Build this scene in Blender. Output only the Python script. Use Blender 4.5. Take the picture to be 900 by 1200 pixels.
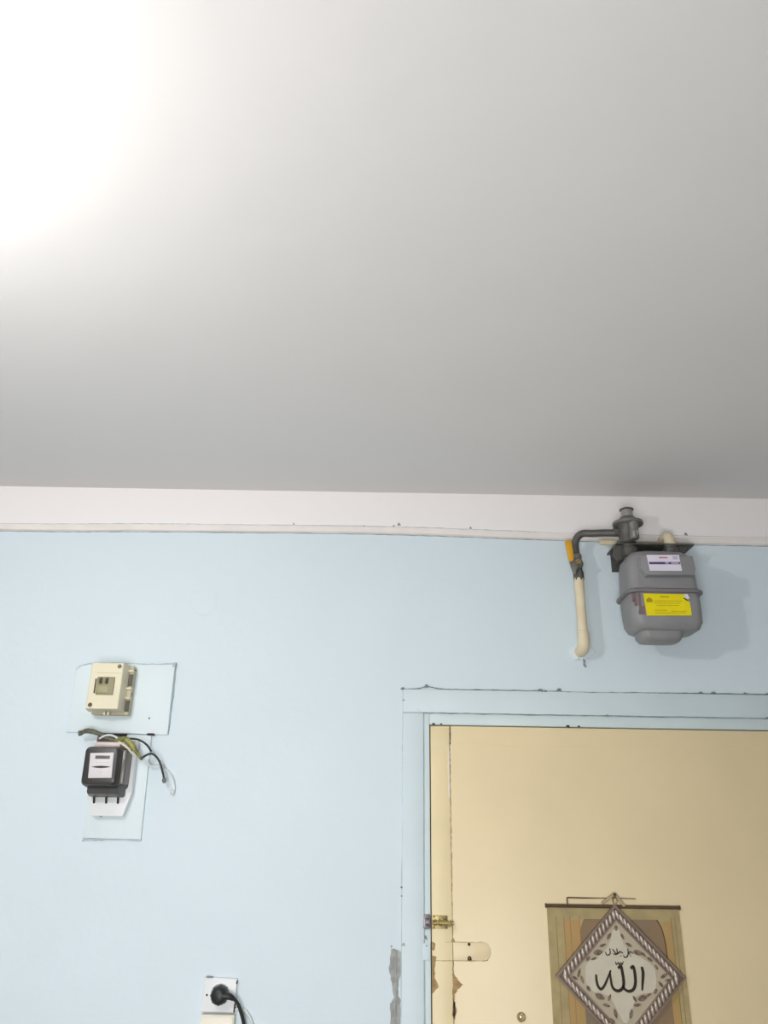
import bpy, bmesh, math, random
from mathutils import Vector, Matrix
random.seed(7)
PI = math.pi
scn = bpy.context.scene
for o in list(bpy.data.objects):
    bpy.data.objects.remove(o)
COL = scn.collection

# ------------------------------------------------------------------ camera
cd = bpy.data.cameras.new('camera')
cam = bpy.data.objects.new('camera', cd); COL.objects.link(cam)
cd.sensor_fit = 'VERTICAL'; cd.sensor_height = 36.0; cd.sensor_width = 27.0
cd.lens = 36.0 * 920 / 1200
cd.clip_start = 0.02
cam.matrix_world = (Matrix.Translation((0, -2.2, 1.79)) @ Matrix.Rotation(PI/2 + math.radians(22), 4, 'X')
                    @ Matrix.Rotation(math.radians(0.95), 4, 'Z'))
scn.camera = cam

# ------------------------------------------------------------------ world, added fill light, exposure
w = bpy.data.worlds.new('world'); scn.world = w; w.use_nodes = True
w.node_tree.nodes['Background'].inputs[0].default_value = (0.80, 0.90, 1.0, 1)
w.node_tree.nodes['Background'].inputs[1].default_value = 1.0
WX0, WX1, WZ0, WZ1, BACKY = -0.70, 0.15, 0.75, 1.80, -2.75      # added window behind the camera, unseen, for fill light
ld = bpy.data.lights.new('added_window_fill', 'AREA'); ld.shape = 'RECTANGLE'  # fill light added in the window opening to brighten the lower wall
ld.size = WX1 - WX0; ld.size_y = WZ1 - WZ0; ld.energy = 39; ld.color = (1.0, 1.0, 1.0)
lo = bpy.data.objects.new('added_window_fill', ld); COL.objects.link(lo)
lo.location = ((WX0 + WX1)/2, BACKY - 0.06, (WZ0 + WZ1)/2); lo.rotation_euler = (PI/2, 0, 0)
LAMP = Vector((-0.92, -1.62, 2.475)); LAMP_STRENGTH = 530.0
vs = scn.view_settings
vs.view_transform = 'Standard'; vs.look = 'None'; vs.gamma = 1.0; vs.exposure = 0.0; vs.use_curve_mapping = False

# ------------------------------------------------------------------ materials
def s2l(c):
    return tuple(((v/255)/12.92 if v/255 <= 0.04045 else (((v/255)+0.055)/1.055)**2.4) for v in c)
def mat(name, rgb, rough=0.6, metal=0.0, var=0.06, scale=20.0, bump=0.0, bscale=60.0, rgb2=None, spec=0.5, coat=0.0):
    """rgb in sRGB 0-255; gentle procedural mottling and relief"""
    m = bpy.data.materials.new(name); m.use_nodes = True
    nt = m.node_tree; n = nt.nodes; L = nt.links
    b = n['Principled BSDF']
    b.inputs['Roughness'].default_value = rough; b.inputs['Metallic'].default_value = metal
    b.inputs['Specular IOR Level'].default_value = spec
    b.inputs['Coat Weight'].default_value = coat
    tc = n.new('ShaderNodeTexCoord')
    nz = n.new('ShaderNodeTexNoise'); nz.inputs['Scale'].default_value = scale; nz.inputs['Detail'].default_value = 5
    L.new(tc.outputs['Object'], nz.inputs['Vector'])
    mx = n.new('ShaderNodeMix'); mx.data_type = 'RGBA'
    c = s2l(rgb)
    c2 = s2l(rgb2) if rgb2 else tuple(v*(1-var*2.2) for v in c)
    mx.inputs[6].default_value = (*c, 1); mx.inputs[7].default_value = (*c2, 1)
    mr = n.new('ShaderNodeMapRange'); mr.inputs[1].default_value = 0.38; mr.inputs[2].default_value = 0.68
    L.new(nz.outputs[0], mr.inputs[0]); L.new(mr.outputs[0], mx.inputs[0]); L.new(mx.outputs[2], b.inputs['Base Color'])
    if bump:
        nb = n.new('ShaderNodeTexNoise'); nb.inputs['Scale'].default_value = bscale; nb.inputs['Detail'].default_value = 4
        L.new(tc.outputs['Object'], nb.inputs['Vector'])
        bp = n.new('ShaderNodeBump'); bp.inputs['Strength'].default_value = 1.0; bp.inputs['Distance'].default_value = bump
        L.new(nb.outputs[0], bp.inputs['Height']); L.new(bp.outputs[0], b.inputs['Normal'])
    return m

BLUE = (214, 227, 233)
def wall_paint():
    """blue paint with a white painted band under the ceiling, both brushed over uneven plaster"""
    m = mat('wall_paint', BLUE, rough=0.62, var=0.012, scale=2.2, spec=0.3)
    nt = m.node_tree; n = nt.nodes; L = nt.links; b = n['Principled BSDF']
    src = b.inputs['Base Color'].links[0].from_socket
    g = n.new('ShaderNodeNewGeometry'); sp = n.new('ShaderNodeSeparateXYZ'); L.new(g.outputs['Position'], sp.inputs[0])
    nz = n.new('ShaderNodeTexNoise'); nz.inputs['Scale'].default_value = 6; L.new(g.outputs['Position'], nz.inputs['Vector'])
    ad = n.new('ShaderNodeMath'); ad.operation = 'MULTIPLY_ADD'; ad.inputs[1].default_value = 0.006
    L.new(nz.outputs[0], ad.inputs[0]); L.new(sp.outputs['Z'], ad.inputs[2])
    gt = n.new('ShaderNodeMath'); gt.operation = 'GREATER_THAN'; gt.inputs[1].default_value = 2.612; L.new(ad.outputs[0], gt.inputs[0])
    mx = n.new('ShaderNodeMix'); mx.data_type = 'RGBA'; mx.inputs[7].default_value = (*s2l((241, 237, 236)), 1)
    L.new(gt.outputs[0], mx.inputs[0]); L.new(src, mx.inputs[6]); L.new(mx.outputs[2], b.inputs['Base Color'])
    n1 = n.new('ShaderNodeTexNoise'); n1.inputs['Scale'].default_value = 5; n1.inputs['Detail'].default_value = 3
    L.new(g.outputs['Position'], n1.inputs['Vector'])
    bp = n.new('ShaderNodeBump'); bp.inputs['Strength'].default_value = 1; bp.inputs['Distance'].default_value = 0.006
    L.new(n1.outputs[0], bp.inputs['Height'])
    n2 = n.new('ShaderNodeTexNoise'); n2.inputs['Scale'].default_value = 70; n2.inputs['Detail'].default_value = 3
    L.new(g.outputs['Position'], n2.inputs['Vector'])
    b2 = n.new('ShaderNodeBump'); b2.inputs['Strength'].default_value = 0.5; b2.inputs['Distance'].default_value = 0.0008
    L.new(n2.outputs[0], b2.inputs['Height']); L.new(bp.outputs[0], b2.inputs['Normal']); L.new(b2.outputs[0], b.inputs['Normal'])
    return m
MT = dict(
    wall=wall_paint(),
    wall_plain=mat('side_wall_paint', (162, 162, 164), rough=0.7, var=0.02, scale=3),
    ceiling=mat('ceiling_paint', (224, 221, 219), rough=0.8, var=0.012, scale=1.5, bump=0.003, bscale=5, spec=0.2),
    floor=mat('floor_tile', (160, 157, 154), rough=0.5, var=0.06, scale=6),
    trim=mat('trim_plaster', (238, 231, 226), rough=0.7, var=0.03, scale=14, bump=0.002, bscale=25),
    casing=mat('casing_paint', (208, 222, 226), rough=0.5, var=0.02, scale=7, bump=0.001, bscale=30),
    jamb=mat('jamb_paint', (210, 224, 224), rough=0.5, var=0.02, scale=9, bump=0.001, bscale=30),
    door=mat('door_paint', (232, 213, 172), rough=0.42, var=0.025, scale=3.0, bump=0.001, bscale=18),
    door_edge=mat('door_edge_paint', (236, 218, 174), rough=0.45, var=0.03, scale=6.0, bump=0.001, bscale=22),
    crack_or_shade=mat('grimy_crack_or_shade', (146, 156, 158), rough=0.9, var=0.2, scale=60),  # also colours the painted shade line under the moulding
    soft_crack_or_shade=mat('filled_crack_or_shade', (190, 204, 208), rough=0.9, var=0.1, scale=40),  # also colours the shadow lines painted along the upper board
    crack_dark=mat('dark_crack', (60, 46, 36), rough=0.9, var=0.2, scale=60),
    crack_tan=mat('tan_crack', (184, 160, 116), rough=0.9, var=0.25, scale=60),
    gap=mat('dark_gap', (44, 28, 28), rough=0.9),
    plaster=mat('bare_plaster', (150, 150, 146), rough=0.95, rgb2=(176, 178, 174), scale=60, bump=0.003, bscale=120),
    bare_wood=mat('bare_wood', (176, 148, 104), rough=0.85, rgb2=(140, 112, 72), scale=50, bump=0.002, bscale=90),
    board=mat('painted_board', (219, 231, 235), rough=0.55, var=0.015, scale=6, bump=0.0015, bscale=22),
    cream=mat('cream_plastic', (226, 218, 190), rough=0.45, var=0.03, scale=12),
    cream_pale=mat('pale_cream_plastic', (238, 232, 216), rough=0.45, var=0.02, scale=12),
    cream_side=mat('darker_cream_plastic', (196, 188, 158), rough=0.5, var=0.05, scale=16),  # darker cream for the breaker base and score line
    khaki=mat('khaki_plastic', (146, 140, 104), rough=0.45, var=0.06),
    khaki_light=mat('khaki_face', (162, 156, 120), rough=0.45, var=0.05),
    dark=mat('dark_plastic', (34, 34, 30), rough=0.45),
    dark_olive=mat('dark_toggle', (62, 58, 36), rough=0.4),
    screw=mat('screw_metal', (92, 86, 68), rough=0.35, metal=0.7),
    blackcase=mat('black_bakelite', (54, 52, 50), rough=0.38, var=0.12, scale=14, coat=0.2),
    brownglass=mat('smoky_side', (104, 97, 90), rough=0.3, var=0.15, scale=10),
    paper=mat('faceplate', (216, 212, 214), rough=0.5, var=0.03),
    counter=mat('counter_window', (98, 92, 92), rough=0.3),
    whiteplastic=mat('white_plastic', (232, 234, 234), rough=0.4, var=0.02),
    greyplastic=mat('grey_plastic', (178, 174, 172), rough=0.4, var=0.06),
    pinkplastic=mat('pale_cover', (214, 200, 196), rough=0.4, var=0.05),
    yg=mat('yellow_green_sheath', (168, 166, 90), rough=0.5, rgb2=(104, 106, 62), scale=60),
    olive=mat('olive_sheath', (112, 114, 92), rough=0.55, rgb2=(80, 82, 66), scale=80),
    blackwire=mat('black_wire', (32, 34, 34), rough=0.45),
    whitewire=mat('white_wire', (222, 226, 226), rough=0.5),
    tapeend=mat('wire_end', (120, 120, 112), rough=0.5, rgb2=(60, 60, 56), scale=120),
    gasgrey=mat('grey_meter_paint', (141, 141, 142), rough=0.5, var=0.05, scale=16, bump=0.0006, bscale=80),
    gasflange=mat('seam_band', (124, 120, 122), rough=0.5, var=0.08, scale=20),
    gaspink=mat('pinkish_rust', (132, 104, 110), rough=0.65, rgb2=(116, 104, 108), scale=60),
    steel=mat('dull_steel', (98, 97, 92), rough=0.5, metal=0.35, var=0.12, scale=40, bump=0.0006, bscale=90),
    casting=mat('grey_casting', (132, 130, 124), rough=0.5, metal=0.3, var=0.12, scale=50),
    bright_cast=mat('pale_casting', (172, 168, 160), rough=0.4, metal=0.3, var=0.1, scale=50),
    pipepaint=mat('cream_pipe_paint', (226, 216, 184), rough=0.5, rgb2=(222, 204, 172), scale=18, bump=0.001, bscale=40),
    yellowpaint=mat('yellow_lever', (214, 160, 30), rough=0.4, var=0.1, scale=40),
    yellow=mat('yellow_sticker', (240, 222, 10), rough=0.4, var=0.03),
    yellow_ink=mat('sticker_ink', (176, 156, 10), rough=0.5),
    violet=mat('violet_print', (86, 74, 118), rough=0.5),
    red=mat('red_print', (206, 120, 138), rough=0.5),
    lilac=mat('lilac_print', (196, 188, 210), rough=0.5),
    label=mat('white_label', (228, 222, 234), rough=0.4, var=0.02),
    brass=mat('worn_brass', (190, 172, 116), rough=0.4, metal=0.6, rgb2=(116, 100, 58), scale=120),
    greymetal=mat('worn_grey_metal', (150, 146, 152), rough=0.45, metal=0.5, rgb2=(98, 94, 100), scale=120),
    scroll=mat('tan_cloth', (176, 158, 112), rough=0.75, rgb2=(160, 144, 102), scale=30, bump=0.0006, bscale=200),
    scroll_orange=mat('ochre_print', (182, 144, 92), rough=0.7, rgb2=(168, 142, 88), scale=8),
    scroll_brown=mat('mauve_brown_print', (128, 114, 94), rough=0.7, rgb2=(142, 114, 82), scale=5),
    scroll_line=mat('brown_print_line', (146, 116, 76), rough=0.7),
    rod=mat('dark_wood_rod', (92, 70, 50), rough=0.5, var=0.15, scale=30),
    cord=mat('dark_cord', (96, 70, 40), rough=0.8),
    bow=mat('pale_ribbon', (178, 160, 128), rough=0.6),
    plaque_edge=mat('plaque_edge', (148, 130, 114), rough=0.4, metal=0.3, var=0.1),
    plaque_groove=mat('plaque_groove', (112, 92, 78), rough=0.5),
    rope=mat('silver_rope', (202, 188, 174), rough=0.28, metal=0.35, var=0.08, scale=80),
    plaque_panel=mat('plaque_panel', (186, 174, 150), rough=0.35, var=0.04, scale=30),
    plaque_field=mat('plaque_field', (206, 198, 178), rough=0.25, var=0.03, scale=40),
    leaf=mat('plaque_leaf', (100, 82, 66), rough=0.4, rgb2=(142, 124, 106), scale=150),
    ink=mat('calligraphy_ink', (44, 34, 22), rough=0.4),
    chrome=mat('bright_metal', (226, 216, 190), rough=0.2, metal=0.7),
    added_window_frame=mat('added_frame_paint', (236, 236, 232), rough=0.5),
)
em = bpy.data.materials.new('bulb_glow'); em.use_nodes = True
eb = em.node_tree.nodes['Principled BSDF']; eb.inputs['Base Color'].default_value = (1, 1, 1, 1)
eb.inputs['Emission Color'].default_value = (1.0, 0.985, 0.96, 1); eb.inputs['Emission Strength'].default_value = LAMP_STRENGTH

# ------------------------------------------------------------------ builders (x right, z up, d = distance out of the wall)
def P(x, z, d=0.0):
    return Vector((x, -d, z))
ORG = {}
def thing(name, loc, label, cat, group=None):
    o = bpy.data.objects.new(name, None); COL.objects.link(o); o.location = loc; o.empty_display_size = 0.03
    ORG[o] = Vector(loc); o['label'] = label; o['category'] = cat
    if group: o['group'] = group
    return o
def obj(name, bm, material, parent=None, loc=None, smooth=35, label=None):
    """link a bmesh written in world coordinates as one mesh object"""
    me = bpy.data.meshes.new(name)
    org = ORG[parent] if parent else (Vector(loc) if loc is not None else Vector((0, 0, 0)))
    bmesh.ops.recalc_face_normals(bm, faces=bm.faces)
    bmesh.ops.translate(bm, verts=bm.verts, vec=-org)
    bm.to_mesh(me); bm.free()
    if smooth:
        for p in me.polygons: p.use_smooth = True
        me.set_sharp_from_angle(angle=math.radians(smooth))
    me.materials.append(MT[material] if isinstance(material, str) else material)
    o = bpy.data.objects.new(name, me); COL.objects.link(o)
    if parent: o.parent = parent
    else: o.location = org
    ORG[o] = org
    if label: o['label'] = label
    return o
def tag(o, label, cat, group=None):
    o['label'] = label; o['category'] = cat
    if group: o['group'] = group
    return o
def struct(name, bm, m, parent=None, **k):
    o = obj(name, bm, m, parent, **k)
    if not parent: o['kind'] = 'structure'
    return o
def new(): return bmesh.new()
def box(x0, x1, z0, z1, d0, d1, bev=0.0, seg=2, bm=None):
    bm = bm or new(); t = new()
    vs_ = [t.verts.new((x, -d, z)) for x in (x0, x1) for d in (d0, d1) for z in (z0, z1)]
    for f in ((0,1,3,2),(4,6,7,5),(0,4,5,1),(2,3,7,6),(0,2,6,4),(1,5,7,3)): t.faces.new([vs_[i] for i in f])
    if bev: bmesh.ops.bevel(t, geom=list(t.edges), offset=bev, segments=seg, profile=0.5, affect='EDGES', clamp_overlap=True)
    return merge(bm, t)
def merge(bm, t):
    mp = {v: bm.verts.new(v.co) for v in t.verts}
    for f in t.faces: bm.faces.new([mp[v] for v in f.verts])
    t.free(); return bm
def prism(poly, d0, d1, bev=0.0, bm=None, inset_front=0.0):
    """polygon in (x,z) extruded from depth d0 to d1"""
    bm = bm or new(); t = new()
    cx = sum(p[0] for p in poly)/len(poly); cz = sum(p[1] for p in poly)/len(poly)
    k = 1 - inset_front
    a = [t.verts.new((x, -d0, z)) for x, z in poly]
    b = [t.verts.new((cx + (x-cx)*k, -d1, cz + (z-cz)*k)) for x, z in poly]
    n = len(poly)
    t.faces.new(a); fr = t.faces.new(b[::-1])
    for i in range(n): t.faces.new((a[i], a[(i+1) % n], b[(i+1) % n], b[i]))
    if bev: bmesh.ops.bevel(t, geom=[e for e in fr.edges], offset=bev, segments=2, profile=0.5, affect='EDGES', clamp_overlap=True)
    return merge(bm, t)
def loft(rings, bm=None, cap=True):
    """list of equally long vertex loops joined into one closed skin"""
    bm = bm or new()
    R = [[bm.verts.new(p) for p in r] for r in rings]; n = len(rings[0])
    for a, b in zip(R, R[1:]):
        for i in range(n): bm.faces.new((a[i], a[(i+1) % n], b[(i+1) % n], b[i]))
    if cap: bm.faces.new(R[0]); bm.faces.new(R[-1][::-1])
    return bm
def rrect(cx, cd_, hx, hd, r, z, k=5):
    """rounded rectangle ring lying level at height z"""
    out = []
    for sx, sd, a0 in ((1, 1, 0), (-1, 1, 90), (-1, -1, 180), (1, -1, 270)):
        for i in range(k+1):
            a = math.radians(a0 + 90*i/k)
            out.append(P(cx + sx*(hx-r) + r*math.cos(a), z, cd_ + sd*(hd-r) + r*math.sin(a)))
    return out
def smooth_path(pts, n=8):
    """Catmull-Rom through the points"""
    pts = [Vector(p) for p in pts]; q = [2*pts[0]-pts[1]] + pts + [2*pts[-1]-pts[-2]]; out = []
    for i in range(1, len(q)-2):
        a, b, c, d = q[i-1:i+3]
        for k in range(n):
            t = k/n
            out.append(0.5*((2*b) + (c-a)*t + (2*a-5*b+4*c-d)*t*t + (3*b-a-3*c+d)*t**3))
    return out + [pts[-1]]
def tube(pts, r, n=10, bm=None, smooth=0, cap=True):
    """round tube; r is a number or a function of 0..1 along the path"""
    if smooth: pts = smooth_path(pts, smooth)
    pts = [Vector(p) for p in pts]; rings = []; ref = None; m = len(pts)
    for i, p in enumerate(pts):
        t = (pts[min(i+1, m-1)] - pts[max(i-1, 0)]).normalized()
        if ref is None: ref = Vector((0, 0, 1)) if abs(t.z) < .9 else Vector((1, 0, 0))
        ref = (ref - t*ref.dot(t)).normalized(); s = t.cross(ref)
        rr = r(i/(m-1)) if callable(r) else r
        rings.append([p + (ref*math.cos(2*PI*k/n) + s*math.sin(2*PI*k/n))*rr for k in range(n)])
    return loft(rings, bm, cap)
def lathe(c, axis, prof, n=20, bm=None):
    """profile of (distance along axis, radius) turned round an axis through c"""
    axis = Vector(axis).normalized()
    u = axis.orthogonal().normalized(); v = axis.cross(u); c = Vector(c)
    return loft([[c + axis*h + (u*math.cos(2*PI*k/n) + v*math.sin(2*PI*k/n))*max(r, 1e-5) for k in range(n)] for h, r in prof], bm)
def ribbon(pts, wd, d, th=0.0008, jit=0.0, sub=6, bm=None):
    """thin raised strip following (x,z) points on a face at depth d"""
    bm = bm or new()
    q = smooth_path([(x, 0, z) for x, z in pts], sub) if sub else [Vector((x, 0, z)) for x, z in pts]
    m = len(q); L = []
    for i, p in enumerate(q):
        t = (q[min(i+1, m-1)] - q[max(i-1, 0)]); t.normalize(); nrm = Vector((-t.z, 0, t.x))
        ww = wd(i/(m-1)) if callable(wd) else wd
        ww *= 1 + random.uniform(-jit, jit)
        p = p + nrm*random.uniform(-jit, jit)*ww*0.5
        L.append([Vector((p.x+nrm.x*ww/2*s, -(d+h), p.z+nrm.z*ww/2*s)) for s, h in ((-1, 0), (-.7, th), (.7, th), (1, 0))])
    rings = [[bm.verts.new(v) for v in r] for r in L]
    for a, b in zip(rings, rings[1:]):
        for i in range(3): bm.faces.new((a[i], a[i+1], b[i+1], b[i]))
        bm.faces.new((a[3], a[0], b[0], b[3]))
    bm.faces.new(rings[0]); bm.faces.new(rings[-1][::-1])
    return bm
def blob(poly, d0, d1, sub=4, jit=0.0015):
    """flake with a ragged outline"""
    out = []; n = len(poly)
    for i in range(n):
        a, b = poly[i], poly[(i+1) % n]
        for k in range(sub):
            t = k/sub
            out.append((a[0]+(b[0]-a[0])*t + random.uniform(-jit, jit), a[1]+(b[1]-a[1])*t + random.uniform(-jit, jit)))
    return prism(out, d0, d1)

# ------------------------------------------------------------------ room
RX, CZ = 2.3, 2.743
DX0, DX1, DZ1 = 0.118, 1.112, 2.072          # door opening
wl = new()
box(-RX, DX0, 0, CZ, -0.2, 0, bm=wl); box(DX1, RX, 0, CZ, -0.2, 0, bm=wl); box(DX0, DX1, DZ1, CZ, -0.2, 0, bm=wl)
wall = struct('wall_front', wl, 'wall', smooth=0)
wall['label'] = 'pale blue painted wall with white band under the ceiling'
struct('ceiling', box(-RX-0.2, RX+0.2, CZ, CZ+0.15, -0.2, -BACKY+0.2), 'ceiling', smooth=0)
struct('floor', box(-RX-0.2, RX+0.2, -0.12, 0, -0.2, -BACKY+0.2), 'floor', smooth=0)
struct('wall_left', box(-RX-0.2, -RX, 0, CZ, 0, -BACKY), 'wall_plain', smooth=0)
struct('wall_right', box(RX, RX+0.2, 0, CZ, 0, -BACKY), 'wall_plain', smooth=0)
bw = new(); D0, D1 = -BACKY, -BACKY+0.2
box(-RX-.2, WX0, 0, CZ, D0, D1, bm=bw); box(WX1, RX+.2, 0, CZ, D0, D1, bm=bw); box(WX0, WX1, 0, WZ0, D0, D1, bm=bw); box(WX0, WX1, WZ1, CZ, D0, D1, bm=bw)
struct('wall_back', bw, 'wall_plain', smooth=0)
wf = new()
for a in ((WX0, WX0+.05, WZ0, WZ1), (WX1-.05, WX1, WZ0, WZ1), (WX0+.05, WX1-.05, WZ0, WZ0+.05), (WX0+.05, WX1-.05, WZ1-.05, WZ1), ((WX0+WX1)/2-.025, (WX0+WX1)/2+.025, WZ0+.05, WZ1-.05)):
    box(*a, D0+.1, D0+.15, bm=wf)
win = struct('added_window_1', wf, 'added_window_frame', smooth=0)  # frame of the added window that holds the fill light
# plaster moulding where blue meets white: it wavers a little along its length
tp = [(-RX, 2.610), (-1.12, 2.610), (-0.8, 2.614), (-0.5, 2.617), (0, 2.619), (0.38, 2.612), (0.7, 2.606), (1.07, 2.602), (RX, 2.600)]
struct('trim_1', ribbon(tp, 0.024, -0.001, 0.0075, 0.05), 'trim', smooth=25)
obj('crack_or_shade', ribbon([(-RX, 2.623), (-1.12, 2.622), (-.75, 2.628), (-.5, 2.630), (0, 2.632), (.38, 2.625), (.7, 2.619), (RX, 2.613)], lambda t: 0.0016, 0.0, 0.001, 0.6, sub=24), 'soft_crack_or_shade', wall, smooth=0)
obj('crack_or_shade', ribbon([(x, z-.0130) for x, z in tp], lambda t: 0.0016, 0.0, 0.0012, 0.6, sub=24), 'crack_or_shade', wall, smooth=0)  # shade under the moulding, painted on as a thin line
for x, z, s in ((0.045, 2.640, .006), (0.03, 2.634, .004), (.26, 2.632, .004), (.905, 2.624, .006), (-.27, 2.636, .003), (-.06, 2.632, .003)):
    obj('chip_or_gap', blob([(x-s, z-s*.6), (x+s, z-s*.7), (x+s*.5, z+s*.4), (x-s*.2, z+s)], 0, .001, 2, s*.2), 'crack_or_shade', wall, smooth=0)

# door casing and frame
frame = struct('trim_2', new(), 'casing'); frame['label'] = 'pale blue painted door casing with cracked outer edge'
def bd(name, *a, m='casing', bev=.002): return obj(name, box(*a, bev=bev), m, frame, smooth=30)
bd('casing_board', 0.061, 0.1165, 0, 2.0865, 0, .005)
bd('casing_board', 1.113, 1.17, 0, 2.0865, 0, .005)
bd('casing_board', 0.061, 1.17, 2.0875, 2.1505, 0, .005)
bd('jamb_strip', 0.1175, 0.1335, 0, 2.0855, -.12, .0015, m='jamb')
bd('jamb_strip', 1.0965, 1.1125, 0, 2.0855, -.12, .0015, m='jamb')
bd('jamb_strip', 0.1337, 1.0963, 2.0565, 2.0855, -.12, .0015, m='jamb')
obj('crack_or_shade', ribbon([(.06, 2.150), (.095, 2.1515), (.127, 2.158), (.15, 2.1555), (.174, 2.152), (.30, 2.1515), (.44, 2.1515), (.6, 2.1495), (.75, 2.151), (.9, 2.152), (1.17, 2.152)], lambda t: .0024, .001, .004, .7, sub=12), 'crack_or_shade', wall, smooth=0)
obj('crack_or_shade', ribbon([(.0605, 2.145), (.0598, 2.0), (.0612, 1.85), (.0605, 1.62), (.0607, 1.40), (.0605, 0)], lambda t: .0012, 0, .002, .8, sub=14), 'soft_crack_or_shade', wall, smooth=0)
for x, z, s in ((.125, 2.160, .005), (.441, 2.153, .007), (.492, 2.155, .006), (.455, 2.151, .004), (.885, 2.153, .005), (.92, 2.1535, .006), (1.008, 2.153, .005), (1.07, 2.153, .006), (.06, 2.152, .005), (.063, 2.12, .003)):
    obj('chip_or_gap', blob([(x-s*1.3, z-s*.5), (x+s*1.2, z-s*.6), (x+s*.8, z+s*.4), (x-s*.5, z+s*.6)], .002, .0062, 2, s*.2), 'crack_or_shade', wall, smooth=0)
obj('crack_or_shade', ribbon([(.1165, 2.087), (.16, 2.0872), (.4, 2.0868), (.7, 2.087), (1.11, 2.087)], .0022, .003, .0025, .6, sub=16), 'crack_or_shade', frame, smooth=0)
obj('crack_or_shade', ribbon([(.117, 2.087), (.117, 1.8), (.1168, 1.585), (.1173, 1.3), (.117, 0)], .0014, .003, .0025, .5, sub=16), 'soft_crack_or_shade', frame, smooth=0)
obj('crack_or_shade', ribbon([(.10, 2.097), (.107, 2.091), (.117, 2.087)], .0012, .0045, .001, .5), 'soft_crack_or_shade', frame, smooth=0)
for x, z, s in ((.145, 2.0578, .004), (.165, 2.0580, .003), (.51, 2.0575, .005), (.54, 2.0578, .003), (1.06, 2.088, .006), (.62, 2.0875, .004), (.06, 1.655, .003), (.0605, 1.635, .002)):
    obj('chip_or_gap', blob([(x-s*1.2, z-s*.4), (x+s, z-s*.5), (x+s*.5, z+s*.5), (x-s*.6, z+s*.5)], .001, .0062, 2, s*.2), 'crack_dark' if z < 2.08 else 'crack_or_shade', frame, smooth=0)
obj('painted_plate', box(.113, .132, 1.494, 1.530, .001, .0058, .001), 'casing', frame, smooth=30)
obj('chip_or_gap', blob([(.1215, 1.524), (.124, 1.524), (.124, 1.5265), (.1215, 1.5265)], .005, .0064, 2, .0004), 'crack_dark', frame, smooth=0)
obj('chip_or_gap', blob([(.118, 1.548), (.1225, 1.546), (.124, 1.538), (.1185, 1.541)], .001, .0062, 2, .0008), 'crack_or_shade', frame, smooth=0)

# door leaf
door = struct('door_1', box(.1885, 1.0945, .005, 2.054, -.045, -.004, .0015), 'door', smooth=30)
door['label'] = 'cream painted door leaf with a worn edge strip'
DF = -.004                                        # depth of the door's face
def dp(name, bm, m, label=None, smooth=0): return obj(name, bm, m, door, smooth=smooth, label=label)
dp('edge_strip', box(.1362, .1877, .005, 2.0535, -.045, -.0035, .0015), 'door_edge', smooth=30)
dp('dark_gap', box(.1337, .1362, .005, 2.056, -.045, -.012), 'gap')
dp('seam', ribbon([(.1881, 2.053), (.1884, 1.95), (.1876, 1.8), (.1884, 1.7), (.1880, 1.6), (.1886, 1.5), (.188, 1.3), (.188, .01)], .0024, DF-.0004, .0010, .6, sub=16), 'crack_tan')
dp('seam', ribbon([(.1893, 2.053), (.1898, 2.03), (.1888, 2.005)], .0024, DF, .0012, .4), 'crack_dark')
dp('paint_fill', ribbon([(.184, 2.0), (.1845, 1.97), (.184, 1.90), (.1848, 1.87)], .003, DF, .0012, .5), 'whiteplastic')
dp('scratch', ribbon([(.14, 2.009), (.4, 2.006), (.75, 2.007), (1.09, 2.004)], .0012, DF, .0003, .5), 'door_edge')
# painted-over strap with two screw holes
dp('painted_strap', prism([(.1890, 1.4938), (.262, 1.4945), (.2735, 1.4995), (.2795, 1.508), (.2805, 1.516), (.276, 1.5265), (.268, 1.5325), (.1890, 1.5325)], DF, DF+.0009, .0005), 'door', smooth=30)
dp('scratch', ribbon([(.1365, 1.4926), (.16, 1.4926), (.2, 1.493), (.265, 1.4938), (.276, 1.4995), (.2812, 1.511), (.279, 1.5235), (.2685, 1.5335), (.235, 1.5335), (.1700, 1.533)], lambda t: .0017 if t < .45 else .0008, DF, .0009, .7), 'crack_tan')
for x, z, s in ((.2285, 1.529, .0036), (.2288, 1.4985, .005)):
    dp('screw_hole', lathe(P(x, z, DF), (0, -1, 0), [(0, s), (.002, s), (.0022, s*.5), (.0015, 0)], 10), 'crack_dark')
dp('chip_or_gap', blob([(.222, 1.4935), (.236, 1.494), (.231, 1.503), (.226, 1.502)], DF, DF+.0019, 3, .0008), 'bare_wood')
dp('chip_or_gap', blob([(.1366, 1.533), (.1448, 1.530), (.1435, 1.518), (.1395, 1.513), (.1366, 1.518)], DF, DF+.0012, 3, .001), 'bare_wood')
dp('chip_or_gap', blob([(.1366, 1.503), (.148, 1.500), (.145, 1.489), (.142, 1.47), (.1435, 1.455), (.153, 1.436), (.145, 1.43), (.1366, 1.421)], DF, DF+.0014, 3, .0014), 'bare_wood')
dp('chip_or_gap', blob([(.185, 1.468), (.196, 1.456), (.2102, 1.442), (.198, 1.431), (.1905, 1.420), (.190, 1.408), (.195, 1.388), (.191, 1.372), (.187, 1.3644), (.1842, 1.378), (.186, 1.405), (.186, 1.43)], DF, DF+.0016, 4, .0013), 'bare_wood')
dp('chip_or_gap', blob([(.187, 1.41), (.191, 1.405), (.193, 1.385), (.188, 1.365), (.1862, 1.38)], DF+.0014, DF+.002, 3, .0008), 'crack_dark')
dp('chip_or_gap', blob([(.185, 1.5345), (.194, 1.5335), (.192, 1.541), (.1875, 1.543)], DF, DF+.0014, 2, .001), 'crack_tan')
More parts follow.
